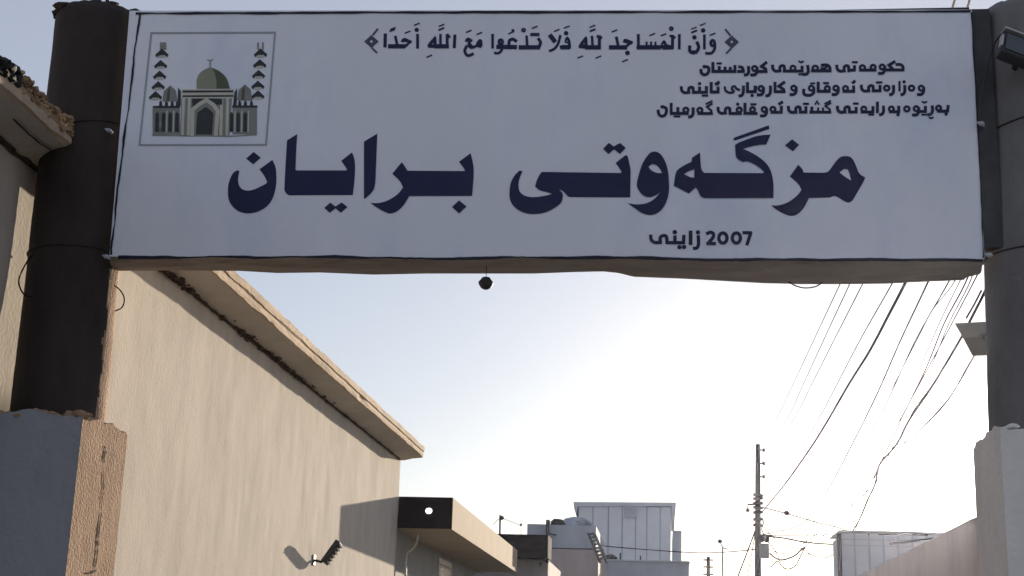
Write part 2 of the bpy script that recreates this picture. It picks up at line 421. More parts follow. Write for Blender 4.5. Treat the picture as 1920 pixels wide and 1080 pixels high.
# underside: sagging wrap of the cloth
low = [(206, 508), (330, 507), (450, 508), (520, 512), (600, 511), (700, 515), (800, 513), (900, 513), (1000, 513), (1080, 510), (1132, 509), (1160, 512), (1188, 519), (1240, 521), (1290, 523), (1360, 527), (1430, 531), (1500, 533), (1580, 533), (1660, 532), (1740, 528), (1808, 525), (1812, 520), (1838, 514)]
def lowy(x):
    for (a, b), (c, d) in zip(low, low[1:]):
        if a <= x <= c: return b + (d - b) * (x - a) / (c - a)
    return low[0][1] if x < 300 else low[-1][1]
def under(u, v):
    px = 206 + (1838 - 206) * u
    top = sp(206 + (1846 - 206) * u, 481 + 5 * u)
    bot = atY(px, lowy(px), SY + D)
    p = top.lerp(bot, v)
    wv = math.sin(v * math.pi)
    p.z += wv * (.012 * noise.noise(Vector((u * 14, v * 2.2, 3))) + .010 * noise.noise(Vector((u * 40 + v * 6, v * 3, 8))) + .008 * noise.noise(Vector((u * 9 - v * 3, v, 5))))
    return p
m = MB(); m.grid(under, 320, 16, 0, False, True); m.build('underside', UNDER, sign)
# edge cords and seams
def seam(pts, wpx, off, name, mt=EDGE, wob=0.0, k=10):
    P = []
    for (a, b) in zip(pts, pts[1:]):
        n = max(2, int(math.dist(a, b) / k))
        for i in range(n): P.append((a[0] + (b[0] - a[0]) * i / n, a[1] + (b[1] - a[1]) * i / n))
    P.append(pts[-1]); vs = []; fs = []
    for i, p in enumerate(P):
        a, b = P[max(i - 1, 0)], P[min(i + 1, len(P) - 1)]
        tx, ty = b[0] - a[0], b[1] - a[1]; L = math.hypot(tx, ty); nx, ny = -ty / L, tx / L
        q = noise.noise(Vector((p[0] * .02, p[1] * .02, off * 900))) * wob + noise.noise(Vector((p[0] * .08, p[1] * .08, 3))) * wob * .5
        ww = wpx * (.5 + .35 * noise.noise(Vector((p[0] * .015, p[1] * .03, 9))))
        vs += [sp(p[0] + nx * (q - ww), p[1] + ny * (q - ww), off), sp(p[0] + nx * (q + ww), p[1] + ny * (q + ww), off)]
        if i: fs.append((2 * i - 2, 2 * i - 1, 2 * i + 1, 2 * i))
    MB().add(vs, fs).build(name, mt, sign)
seam([(262, 27), (243, 180), (228, 300), (208, 478)], 3.4, .004, 'side_seam', EDGE, 2.2, 6)
seam([(255, 26), (640, 24), (1200, 23), (1820, 22)], 3.8, .0045, 'top_cord', EDGE, .8)
seam([(222, 483), (640, 482), (820, 486), (960, 483), (1200, 484), (1320, 488), (1460, 487), (1842, 488)], 5.0, .005, 'bottom_cord', EDGE, 1.6)
seam([(1821, 24), (1832, 220), (1844, 484)], 2.6, .0052, 'end_cord', EDGE, .8)
for (px, py) in ((208, 248), (203, 484), (1838, 236), (1853, 482)):
    m = MB(); p = sp(px, py, .03)
    m.tube([p + Vector((-.022, 0, .008)), p, p + Vector((.016, .02, -.008))], [.005, .009, .006], 6); m.lump(p, .013, px, 0, (1.2, 1, .9))
    m.build('rope_tie', HOUSE_B, sign)

# ---- lettering, laid out on the sign's plane
OFFN = [0]
def rounded(lp, lim=46):
    n = len(lp)
    if n < 7: return lp
    P = [Vector(p) for p in lp]
    sharp = []
    for i in range(n):
        a, b = (P[i] - P[i - 1]), (P[(i + 1) % n] - P[i])
        sharp.append(math.degrees(a.angle(b)) > lim)
    o = []
    for i in range(n):
        b, c = P[i], P[(i + 1) % n]; L = (c - b).length
        tb = (c - b) if sharp[i] else (c - P[i - 1]).normalized() * L
        tc_ = (c - b) if sharp[(i + 1) % n] else (P[(i + 2) % n] - b).normalized() * L
        lb, lc = (b - P[i - 1]).length, (P[(i + 2) % n] - c).length
        long = L > 2.6 * min(lb, lc) and L > 150       # a straight stem next to a curve stays straight
        o.append((b.x, b.y))
        if long: continue
        for q in (.25, .5, .75):
            h = b * (2 * q ** 3 - 3 * q * q + 1) + tb * (q ** 3 - 2 * q * q + q) + c * (-2 * q ** 3 + 3 * q * q) + tc_ * (q ** 3 - q * q)
            o.append((h.x, h.y))
    return o
class Print:
    def __init__(s): s.mb = MB()
    def poly(s, loops, o, k, mi=0):
        OFFN[0] += 1; off = .0016 + (OFFN[0] % 12) * .00016
        L = [[Vector((o[0] + x / k, o[1] + y / k, 0)) for x, y in rounded(lp)] for lp in loops]
        tris = tessellate_polygon(L); flat = [sp(v.x, v.y, off) for lp in L for v in lp]
        fs = []
        for t in tris:
            a, b, c = (flat[i] for i in t)
            fs.append(t if (b - a).cross(c - a).y < 0 else t[::-1])
        s.mb.add(flat, fs, mi)
    def line(s, pts, wd, o, k, curve=False, mi=0, cap=.5):
        OFFN[0] += 1; off = .0016 + (OFFN[0] % 12) * .00016
        P = [Vector((x, y)) for x, y in pts]
        if curve and len(P) > 2: P = smooth_line([(p.x, p.y, 0) for p in P], 4); P = [Vector((p.x, p.y)) for p in P]
        closed = (P[0] - P[-1]).length < 1e-4
        if not closed:
            P[0] = P[0] + (P[0] - P[1]).normalized() * wd * cap; P[-1] = P[-1] + (P[-1] - P[-2]).normalized() * wd * cap
        vs = []; fs = []; n = len(P)
        for i, p in enumerate(P):
            if closed: a, b = P[i - 1 if i else n - 2], P[i + 1 if i < n - 1 else 1]
            else: a, b = P[max(i - 1, 0)], P[min(i + 1, n - 1)]
            d1 = (p - a).normalized() if (p - a).length > 1e-6 else (b - p).normalized()
            d2 = (b - p).normalized() if (b - p).length > 1e-6 else d1
            t = d1 + d2; t = t.normalized() if t.length > 1e-3 else d1
            nn = Vector((-t.y, t.x)); sc = min(1.6, 1 / max(.4, nn.dot(Vector((-d1.y, d1.x)))))
            for q in (-1, 1):
                e = p + nn * (q * wd / 2 * sc); vs.append(sp(o[0] + e.x / k, o[1] + e.y / k, off))
            if i: fs.append((2 * i - 2, 2 * i, 2 * i + 1, 2 * i - 1))
        s.mb.add(vs, fs, mi)
    def ring(s, c, rx, ry, wd, o, k, mi=0):
        s.line([(c[0] + rx * math.cos(a), c[1] + ry * math.sin(a)) for a in [2 * math.pi * i / 18 for i in range(18)]] + [(c[0] + rx, c[1])], wd, o, k, False, mi)
    def dot(s, c, r, o, k, mi=0):
        s.poly([[(c[0] + r * math.cos(a), c[1] + r * math.sin(a)) for a in [2 * math.pi * i / 8 + .39 for i in range(8)]]], o, k, mi)

T = Print(); A1, A2, A3, A4, A5 = (420, 235), (640, 235), (940, 235), (1180, 232), (1340, 232)
T.poly([[(545,390),(580,470),(590,560),(590,640),(575,740),(540,840),(480,915),(400,965),(320,988),(240,990),(160,965),(95,910),(55,840),(45,760),(50,670),(75,590),(110,530),(155,505),(175,520),(160,590),(165,660),(200,715),(260,735),(330,725),(410,690),(475,655),(485,640),(460,580),(400,495)]], A1, 6)
T.poly([[(335,300),(415,365),(330,440),(250,375)]], A1, 6)
T.poly([[(825,100),(815,250),(805,500),(820,508),(1380,508),(1380,490),(1320,400),(1440,305),(1465,370),(1475,450),(1470,600),(1450,785),(740,788),(700,765),(680,720),(690,500),(710,170)]], A1, 6)
T.poly([[(1195,870),(1255,915),(1325,868),(1390,920),(1315,985),(1255,935),(1190,985),(1130,930)]], A1, 6)
T.poly([[(405,95),(395,350),(385,620),(370,710),(340,760),(265,828),(255,820),(255,185)]], A2, 6)
T.poly([[(1455,315),(1480,420),(1490,520),(1480,700),(1470,795),(765,797),(740,840),(700,900),(640,960),(560,993),(500,980),(400,925),(330,875),(420,875),(500,855),(580,815),(650,760),(695,700),(660,630),(575,545),(680,415),(720,470),(745,512),(1390,516),(1385,495),(1325,410)]], A2, 6)
T.poly([[(1325,845),(1410,915),(1325,992),(1245,920)]], A2, 6)
T.poly([[(1400,335),(1420,350),(1440,430),(1455,520),(1450,812),(770,808),(740,790),(690,740),(650,725),(690,770),(690,820),(670,875),(600,930),(500,980),(400,998),(300,995),(200,960),(130,900),(95,820),(95,720),(110,640),(150,565),(205,510),(240,520),(215,570),(195,640),(195,700),(210,750),(260,790),(330,808),(420,805),(510,790),(570,772),(520,755),(430,730),(380,690),(400,620),(430,560),(465,525),(1350,538),(1345,510),(1285,425)]], A3, 6)
T.poly([[(1210,198),(1265,240),(1335,200),(1400,255),(1335,325),(1270,272),(1205,325),(1145,265)]], A3, 6)
T.poly([[(290,315),(340,335),(390,400),(430,510),(445,640),(445,760),(420,870),(370,960),(300,1015),(220,1028),(140,1005),(60,950),(0,910),(-15,895),(60,908),(150,905),(220,885),(290,840),(350,770),(300,805),(230,828),(160,810),(105,750),(85,690),(100,600),(140,470),(190,380),(240,325)],
        [(255,455),(300,465),(345,510),(370,555),(310,555),(240,520),(215,485)]], A4, 6)
T.poly([[(795,325),(800,420),(810,510),(840,555),(1500,558),(1515,545),(1480,510),(1400,455),(1320,425),(1280,435),(1210,390),(1195,340),(1190,240),(1240,210),(1400,150),(1500,130),(1590,125),(1540,235),(1460,240),(1340,265),(1280,285),(1360,320),(1460,380),(1550,460),(1600,560),(1620,680),(1620,838),(850,840),(800,815),(770,750),(745,720),(670,788),(500,700),(530,540),(600,480),(700,430),(705,385)],
        [(730,515),(730,608),(690,605),(615,570),(660,540)]], A4, 6)
T.poly([[(1570,18),(1575,60),(1190,190),(1165,178),(1185,155)]], A4, 6)
T.poly([[(940,462),(985,510),(1000,550),(1230,552),(1280,535),(1330,470),(1390,395),(1430,370),(1475,365),(1525,375),(1560,410),(1600,500),(1620,550),(1650,580),(1695,605),(1670,660),(1600,780),(1550,865),(1510,890),(1470,880),(1370,820),(1340,815),(1290,832),(1060,838),(1040,880),(1000,950),(930,1020),(860,1038),(780,1015),(690,965),(635,920),(720,918),(800,895),(870,855),(940,795),(975,745),(940,680),(845,595)],
        [(1455,510),(1495,515),(1515,560),(1535,640),(1470,600),(1405,550)]], A5, 6)
T.poly([[(870,175),(950,238),(880,312),(790,245)]], A5, 6)
T.mb.build('title_lettering', INK, sign)

# scripture line at the top
Q = Print(); E_, F_, G_, I_ = (680, 30), (860, 30), (1030, 30), (1210, 30)
def q(pts, wd, o, curve=False): Q.line(pts, wd * 1.1, o, 10, curve, 0, .35)
def fatha(x, y, o, wd=26, dx=48, dy=19): Q.line([(x - dx, y + dy), (x + dx, y - dy)], wd, o, 10, False, 0, .2)
def ornament(o, cx_, cy_, sg):
    Q.line([(cx_ - 105, cy_), (cx_, cy_ - 95), (cx_ + 105, cy_), (cx_, cy_ + 95), (cx_ - 105, cy_)], 42, o, 10, False, 1)
    Q.ring((cx_, cy_), 46, 44, 36, o, 10, 1)
    Q.line([(cx_ + sg * 35, cy_ - 130), (cx_ + sg * 110, cy_ - 225)], 36, o, 10, False, 1)
    Q.line([(cx_ + sg * 20, cy_ + 130), (cx_ + sg * 95, cy_ + 205)], 34, o, 10, False, 1)
SAVE = Q
for o_, x_, y_, sg in ((E_, 165, 480, 1), (I_, 1620, 490, -1)):
    Q = Print(); ornament(o_, x_, y_, sg); Q.mb.build('ornament', [INK, MARK], sign)
Q = SAVE
fatha(555, 272, E_); fatha(568, 236, E_)
q([(425,350),(420,570)], 56, E_); q([(615,390),(645,530)], 46, E_); q([(505,570),(770,570)], 74, E_)
Q.poly([[(715,475),(745,430),(790,408),(860,440),(925,468),(915,505),(880,525),(820,585),(780,600),(750,580),(800,530),(850,505),(800,488),(740,495)]], E_, 10)
fatha(842, 305, E_); q([(1030,355),(1030,595)], 48, E_); Q.dot((1015,262), 40, E_, 10); fatha(1018, 157, E_)
Q.poly([[(1360,370),(1385,420),(1390,600),(1230,598),(1215,560),(1240,510),(1310,430)], [(1330,500),(1325,535),(1290,535)]], E_, 10)
q([(1370,570),(1590,570)], 72, E_); q([(1460,355),(1460,560)], 42, E_); q([(1585,360),(1585,560)], 50, E_); q([(1590,355),(1625,395)], 46, E_); q([(1730,370),(1718,585)], 52, E_)
fatha(1475, 247, E_, 34); fatha(1478, 178, E_, 26); fatha(1250, 755, E_)
# ma'a
Q.poly([[(115,480),(140,425),(190,405),(265,450),(250,480),(215,500),(270,560),(320,545),(345,480),(395,430),(440,450),(450,560),(410,605),(370,590),(330,590),(260,622),(200,605),(160,550),(180,500)]], F_, 10)
q([(150,570),(115,650),(140,720),(190,745),(265,715)], 48, F_, True); fatha(190, 290, F_); fatha(388, 330, F_)
q([(637,355),(637,595)], 44, F_); Q.ring((790,490), 34, 42, 52, F_, 10); q([(735,580),(1065,585)], 76, F_); q([(820,610),(790,665),(740,700),(680,695)], 44, F_, True)
q([(1075,470),(1010,435),(950,470),(945,560)], 52, F_, True); Q.ring((1018,275), 18, 18, 24, F_, 10); q([(1030,295),(940,335)], 24, F_)
q([(1275,385),(1285,560)], 44, F_); q([(1155,590),(1495,590)], 74, F_); Q.ring((1218,268), 28, 26, 34, F_, 10)
q([(1500,435),(1535,500),(1510,580)], 52, F_, True); q([(1365,350),(1495,350)], 54, F_); fatha(1425, 215, F_)
# fala
q([(25,375),(95,470)], 76, G_); q([(205,375),(165,520),(95,615),(10,655)], 44, G_, True); fatha(140, 272, G_)
Q.poly([[(285,500),(300,420),(335,385),(375,420),(400,500),(405,600),(380,630),(210,630),(190,560),(250,545),(350,545),(350,520)], [(330,455),(345,480),(320,485)]], G_, 10)
Q.dot((315,325), 42, G_, 10); fatha(327, 210, G_)
# lillah
Q.poly([[(690,375),(715,430),(720,620),(560,605),(545,570),(580,510),(640,430)], [(650,505),(665,530),(630,532)]], G_, 10)
q([(700,590),(940,590)], 74, G_); q([(800,390),(812,570)], 44, G_); q([(940,385),(938,580)], 52, G_); q([(905,385),(970,410)], 48, G_)
fatha(812, 270, G_, 34); fatha(808, 197, G_, 25); fatha(580, 770, G_); fatha(920, 772, G_)
# al-masajid
q([(1258,405),(1290,560)], 48, G_); q([(1145,590),(1430,590)], 74, G_)
Q.poly([[(1375,490),(1400,435),(1440,430),(1570,480),(1560,520),(1510,545),(1440,620),(1400,600),(1450,530),(1480,520),(1420,505)]], G_, 10)
Q.dot((1465,695), 44, G_, 10); fatha(1222, 282, G_); fatha(1420, 840, G_)
q([(1668,360),(1672,580)], 48, G_); q([(-135,590),(265,590)], 74, I_)
for x in (25, 108, 190): q([(x, 495), (x, 580)], 34, I_)
Q.poly([[(285,585),(300,510),(335,455),(375,465),(405,530),(500,560),(520,630),(350,635),(310,615)], [(335,520),(355,545),(325,545)]], I_, 10)
q([(512,375),(507,600)], 52, I_); q([(470,375),(550,405)], 42, I_); q([(637,360),(637,610)], 46, I_); Q.ring((486,240), 26, 26, 36, I_, 10); fatha(128, 350, I_); fatha(342, 355, I_)
# wa anna
q([(972,500),(1000,590),(960,670),(895,695),(835,660),(832,575)], 54, I_, True); q([(860,680),(950,680)], 60, I_); Q.dot((920,405), 42, I_, 10)
fatha(915, 295, I_, 34); fatha(910, 230, I_, 25); q([(1107,365),(1107,610)], 46, I_); Q.dot((1082,272), 42, I_, 10); fatha(1075, 160, I_)
Q.ring((1262,510), 36, 52, 54, I_, 10); q([(1305,540),(1295,630),(1235,700),(1140,700)], 46, I_, True); fatha(1260, 345, I_)
Q.mb.build('scripture_lettering', [INK, MARK], sign)

# three ministry lines
K = Print(); A, B, C, Dd = (1230, 105), (1410, 105), (1600, 110), (1220, 100)
def k(pts, o, curve=False, wd=57, s=10): K.line(pts, wd, o, s, curve, 0, .42)
def loop(c, o, rx=44, ry=44, wd=46, s=10): K.ring(c, rx, ry, wd, o, s)
def waw(c, o): loop(c, o); k([(c[0] + 46, c[1]), (c[0] + 42, c[1] + 70), (c[0] + 5, c[1] + 115), (c[0] - 55, c[1] + 120)], o, True)
def ya(x, y, o):   # final ya: tip at (x,y), ends on the baseline at x+235,y+95
    k([(x, y), (x + 10, y + 60), (x + 60, y + 98), (x + 135, y + 92)], o, True); k([(x + 140, y + 98), (x + 138, y + 25), (x + 175, y - 5), (x + 215, y + 5), (x + 222, y + 40), (x + 224, y + 96)], o, True)
def bar(x0, x1, y, o, wd=42): k([(x0, y), (x1, y)], o, False, wd)
# line 1
K.dot((905,203), 34, A, 10); k([(950,205),(985,225),(988,290),(955,340),(905,355),(855,325),(842,270)], A, True)
k([(1067,140),(1067,290)], A); k([(1067,292),(1480,292)], A); k([(1185,215),(1185,290)], A); k([(1295,225),(1295,290)], A); k([(1392,230),(1392,290)], A); k([(1480,195),(1480,290)], A); bar(1150, 1215, 142, A)
k([(1565,205),(1615,220),(1635,270)], A, True); k([(1640,290),(1545,292)], A)
k([(1735,215),(1735,310),(1705,350),(1670,358)], A, True); waw((1848,238), A)
k([(110,293),(262,293)], B); k([(262,290),(252,245),(180,200)], B); k([(175,200),(262,130)], B)
ya(385, 188, B); k([(600,285),(930,285)], B); loop((768,232), B); k([(938,210),(938,285)], B); k([(885,105),(922,125),(958,105)], B, False, 36); bar(885, 965, 345, B, 38)
k([(1045,195),(1055,290),(1025,340),(970,348)], B, True); loop((1185,232), B, 48, 44); k([(1130,280),(1465,280)], B)
k([(1462,280),(1455,215),(1400,172),(1315,175)], B, True); k([(1300,235),(1380,230),(1390,180)], B, True, 40)
ya(1590, 188, B); k([(-90,217),(15,217)], C); k([(22,150),(20,215)], C); bar(-10, 65, 70, C)
loop((170,170), C, 46, 42); k([(130,217),(410,217)], C); loop((370,165), C, 44, 44); waw((540,160), C); k([(590,215),(925,215)], C)
k([(765,65),(665,125),(745,205)], C); k([(815,112),(880,112),(928,150),(932,210)], C, True)
# line 2
waw((1272,555), C); loop((1090,555), C, 48, 45); k([(962,520),(962,620),(935,665),(905,675)], C, True); K.dot((950,438), 32, C, 10); k([(865,440),(865,600)], C, False, 42)
k([(752,520),(752,620),(725,668),(695,675)], C, True); loop((625,555), C, 48, 45); k([(500,520),(498,605)], C); k([(370,605),(498,605)], C); bar(440, 525, 450, C); ya(150, 512, C)
k([(1905,580),(1905,665)], B); k([(1895,500),(1920,480)], B); loop((1752,612), B); k([(1720,665),(1905,665)], B); waw((1572,605), B)
loop((1412,612), B); k([(1240,665),(1450,665)], B); k([(1240,510),(1240,660)], B); bar(1350, 1425, 512, B)
loop((1112,605), B); k([(1158,610),(1155,690),(1100,735),(1010,735),(970,700),(970,640)], B, True); bar(1105, 1170, 515, B, 36)
waw((782,605), B); k([(432,510),(432,665)], B); k([(432,670),(600,670)], B); k([(600,668),(590,630),(505,570)], B); k([(500,570),(598,500)], B)
k([(345,580),(342,690),(310,740),(275,748)], B, True); waw((168,612), B); k([(58,580),(52,668)], B); k([(-80,670),(55,670)], B)
k([(1715,515),(1715,665)], A); k([(1715,672),(1860,672)], A); k([(1866,585),(1862,670)], A); K.dot((1802,742), 32, A, 10)
k([(1640,580),(1635,690),(1605,742),(1570,752)], A, True)
k([(1555,635),(1505,615),(1480,575),(1435,580),(1425,625),(1455,660),(1440,685),(1370,690),(1305,650),(1290,590)], A, True, 44)
k([(1035,515),(1035,670)], A); k([(1035,678),(1165,678)], A); k([(1163,600),(1163,678)], A); k([(1125,530),(1172,500)], A); k([(1165,495),(1165,540)], A, False, 30)
ya(475, 592, A); k([(700,683),(945,683)], A); k([(945,590),(945,680)], A); k([(817,600),(817,680)], A); K.dot((817,522), 32, A, 10); bar(875, 960, 745, A)
# line 3
k([(1775,895),(1765,985)], C); k([(1590,987),(1765,987)], C); K.dot((1738,1042), 32, C, 10); loop((1597,930), C); k([(1480,900),(1482,990),(1450,1042),(1405,1050)], C, True); k([(1425,1105),(1455,1122),(1490,1105)], C, False, 34)
k([(1350,910),(1350,990)], C); k([(1215,992),(1350,992)], C); k([(1295,810),(1332,830),(1370,810)], C, False, 34); bar(1290, 1360, 1052, C, 36); waw((1178,940), C)
loop((1002,945), C, 48, 46); k([(850,910),(850,995)], C); k([(690,998),(850,998)], C); K.dot((836,1052), 32, C, 10); loop((712,945), C)
k([(565,905),(565,990),(540,1040),(505,1052)], C, True); k([(450,830),(450,1000)], C); k([(368,915),(365,1000)], C); k([(160,1003),(365,1003)], C); bar(295, 375, 1055, C, 38); loop((195,948), C)
k([(52,930),(50,1003)], C); k([(-60,1003),(50,1003)], C); bar(10, 80, 845, C); ya(1602, 960, B)
k([(1100,1055),(1462,1055)], B); k([(1468,845),(1372,895)], B, False, 38); k([(1468,890),(1375,940),(1455,1000),(1462,1050)], B, False, 42)
for x in (1330, 1240): k([(x, 985), (x, 1050)], B, False, 40)
k([(1122,975),(1122,1050)], B); k([(1188,905),(1218,850),(1250,905)], B, False, 34); k([(1010,970),(1010,1050)], B); k([(920,1055),(1010,1055)], B); bar(970, 1050, 900, B); ya(682, 962, B)
k([(550,960),(548,1055)], B); k([(515,900),(560,870)], B); k([(370,1057),(548,1057)], B); loop((392,1002), B); waw((228,1005), B)
loop((1810,1010), A); k([(1665,1078),(1880,1078)], A); k([(1668,905),(1668,1075)], A); bar(1785, 1865, 910, A)
loop((1560,1015), A); k([(1390,1080),(1585,1080)], A); K.dot((1532,905), 32, A, 10); ya(1163, 978, A)
k([(1045,850),(945,900)], A, False, 38); k([(1045,900),(955,955),(1035,1025),(1042,1075)], A, False, 42); k([(800,1080),(1042,1080)], A); loop((822,1020), A)
k([(695,990),(695,1085),(665,1135),(625,1145)], A, True); loop((560,1018), A); k([(285,1080),(590,1080)], A); k([(410,985),(410,1078)], A); k([(285,905),(285,1075)], A, False, 54); bar(345, 440, 1135, A, 38)
K.dot((115,955), 34, A, 10); k([(150,960),(190,985),(192,1060),(160,1115),(105,1130),(55,1095),(40,1030)], A, True)
K.mb.build('ministry_lettering', INKS, sign)

# the date
H = Print(); o9 = (1210, 400); s9 = 9.143
def h(pts, curve=False, wd=58): H.line(pts, wd, o9, s9, curve, 0, .42)
h([(92,390),(105,460),(165,502),(255,500)], True); h([(258,505),(256,420),(300,385),(350,390),(368,430),(372,500)], True); h([(380,505),(655,505)]); h([(507,405),(507,505)]); H.dot((505,325), 40, o9, s9)
h([(660,395),(655,505)]); H.dot((585,582), 38, o9, s9); H.dot((664,580), 38, o9, s9); h([(776,325),(776,520)], False, 64); h([(908,400),(912,520),(890,590),(840,602)], True); H.dot((902,328), 38, o9, s9)
h([(1065,345),(1120,325),(1165,350),(1165,405),(1120,465),(1075,515)], True); h([(1070,520),(1185,520)])
H.ring((1330,425), 70, 88, 58, o9, s9); H.ring((1560,425), 70, 88, 58, o9, s9); h([(1690,335),(1800,335)]); h([(1805,345),(1745,530)])
H.mb.build('date_lettering', INKS, sign)

# emblem: frame with a generic mosque drawing
EM = Print(); oe = (240, 40); ke = 4.153
def e(pts, mi): EM.poly([pts], oe, ke, mi)
def rect(x0, y0, x1, y1, mi): e([(x0, y0), (x1, y0), (x1, y1), (x0, y1)], mi)
def el(pts, wd, mi, curve=False): EM.line(pts, wd, oe, ke, curve, mi, .3)
# 0 dark 1 grey 2 cream 3 olive 4 dark olive 5 frame
el([(182,92),(1145,88),(1075,962),(90,964),(182,92)], 13, 5)
e([(535,525),(538,450),(570,395),(640,358),(705,385),(765,440),(795,525)], 3); e([(690,525),(690,470),(675,400),(650,362),(705,385),(765,440),(795,525)], 4)
el([(640,360),(640,305)], 7, 1); el([(618,298),(640,308),(662,298)], 7, 1)
rect(418, 530, 826, 600, 2); el([(430,548),(815,546)], 16, 0); el([(430,584),(818,582)], 14, 0)
e([(418,600),(810,600),(790,893),(405,890)], 1)
for x in (432, 478, 728, 775): el([(x + 2, 606), (x - 8 if x < 600 else x - 4, 885)], 22, 2)
e([(500,604),(735,604),(735,650),(690,650),(620,612),(545,655),(505,690)], 0)
el([(500,885),(505,690),(560,645),(612,615),(665,650),(700,700),(685,885)], 30, 2)
e([(530,882),(540,720),(575,690),(605,668),(640,690),(668,720),(655,882)], 0)
el([(515,880),(520,720)], 14, 1)
rect(192, 675, 405, 882, 1); rect(815, 672, 1005, 880, 1); el([(200,668),(400,668)], 18, 0); el([(818,665),(1003,665)], 18, 0)
for x in (228, 278, 330, 383): e([(x - 17, 862), (x - 14, 725), (x, 705), (x + 15, 725), (x + 13, 862)], 0)
for x in (808, 860, 915, 962): e([(x - 16, 862), (x - 15, 725), (x, 705), (x + 14, 725), (x + 12, 862)], 0)
for x in (255, 305, 358): el([(x, 700), (x - 6, 862)], 9, 2)
for x in (835, 888, 940): el([(x, 700), (x - 4, 862)], 9, 2)
for (x, y) in ((330, 500), (912, 492)):
    e([(x - 62, y + 125), (x - 50, y + 45), (x, y), (x + 44, y + 40), (x + 56, y + 125)], 1); e([(x - 30, y + 120), (x - 22, y + 40), (x, y + 8), (x - 4, y + 120)], 4)
e([(392,515),(412,545),(412,660),(386,660)], 0); e([(850,520),(830,555),(818,660),(846,660)], 0)
for x in (255, 300, 345, 385, 870, 915, 962): e([(x - 14, 665), (x - 10, 630), (x, 615), (x + 10, 630), (x + 14, 665)], 0)
rect(250, 165, 298, 222, 1); rect(1008, 165, 1020, 222, 1); rect(1045, 165, 1057, 222, 1)
for (x, y) in ((265, 248), (255, 335), (247, 418), (236, 500), (215, 578), (1033, 246), (1027, 330), (1017, 412), (1012, 496), (1012, 572)):
    e([(x - 52, y + 14), (x, y - 34), (x + 52, y + 12), (x + 40, y + 34), (x + 24, y + 16), (x - 22, y + 18), (x - 40, y + 36)], 0); el([(x - 22, y + 28), (x + 20, y + 28)], 16, 2)
el([(190,888),(470,892),(640,892),(790,896),(1000,884)], 8, 1)
EM.mb.build('mosque_emblem', [EM_DARK, EM_MID, EM_LIGHT, EM_DOME, EM_DOME2, EM_LINE], sign)

# ---------------------------------------------------------------- small things on the gate
bulb = atY(911, 531, SY + .1); root = thing('hanging_lamp', 'small dark lamp hanging under the middle of the sign', 'lamp', bulb)
m = MB(); vs = []; fs = []; pr = [(0.004, .034), (.020, .030), (.030, .016), (.040, .004), (.036, -.008), (.026, -.024), (.014, -.032), (.003, -.034)]
for r_, z_ in pr:
    for j in range(16): a = 2 * math.pi * j / 16; vs.append((bulb.x + r_ * math.cos(a), bulb.y + r_ * math.sin(a), bulb.z + z_))
for i in range(len(pr) - 1):
    for j in range(16): fs.append((i * 16 + (j + 1) % 16, i * 16 + j, (i + 1) * 16 + j, (i + 1) * 16 + (j + 1) % 16))
m.add(vs, fs, 0, True); m.build('lamp_shade', STEEL, root)
m = MB(); m.tube([bulb + Vector((0, 0, .03)), bulb + Vector((.001, 0, .10))], .0018, 6); m.build('flex', WIRE, root)
def wire(name, pts, r, label, cat='wire', group=None, mt=WIRE):
    m = MB(); m.tube(smooth_line(pts, 5), r, 6); return tag(m.build(name, mt), label, cat, group)
wire('wire_loop', [atY(62, 478, 6.83), atY(50, 492, 6.80), atY(37, 518, 6.78), atY(36, 535, 6.78), atY(46, 553, 6.82), atY(60, 556, 6.86)], .0042, 'thin brown wire curling out on the left side of the black column')
wire('wire_loop', [atY(214, 535, 6.84), atY(226, 545, 6.82), atY(233, 560, 6.80), atY(229, 576, 6.82), atY(216, 583, 6.86)], .0036, 'thin brown wire curling out on the right side of the black column')
wire('wire_loop', [atY(1478, 528, 7.05), atY(1492, 536, 7.05), atY(1510, 540, 7.05), atY(1530, 537, 7.05), atY(1542, 529, 7.05)], .0036, 'short black wire loop drooping from the bottom edge of the sign')
# floodlight on the right column
fl = atY(1905, 96, 6.70); root = thing('floodlight', 'dark floodlight with a pale rim on the front of the right column', 'floodlight', fl)
rot = Matrix.Rotation(R(14), 3, 'Y') @ Matrix.Rotation(R(-24), 3, 'X') @ Matrix.Rotation(R(12), 3, 'Z')
m = MB(); m.rbox(fl + rot @ Vector((.03, 0, 0)), (.24, .07, .15), rot); m.build('housing', STEEL, root, .012)
m = MB(); m.rbox(fl + rot @ Vector((.03, -.038, 0)), (.205, .006, .115), rot); m.build('lens', GLASS, root)
m = MB(); m.rbox(fl + rot @ Vector((.03, -.030, .080)), (.245, .05, .012), rot); m.rbox(fl + rot @ Vector((-.094, -.032, -.01)), (.012, .03, .08), rot); m.build('rim', ALU, root, .003)
m = MB(); m.tube([fl + rot @ Vector((.03, .03, 0)), fl + Vector((.03, .16, -.02))], .016, 8); m.build('bracket', STEEL, root)
wire('lamp_cable', [fl + Vector((.02, .0, .085)), atY(1886, 60, 6.75), atY(1868, 76, 6.80), atY(1856, 105, 6.84), atY(1847, 145, 6.86), atY(1838, 190, 6.90), atY(1834, 240, 6.92)], .005, 'grey cable looping from the floodlight down beside the banner', 'cable', None, STEEL)
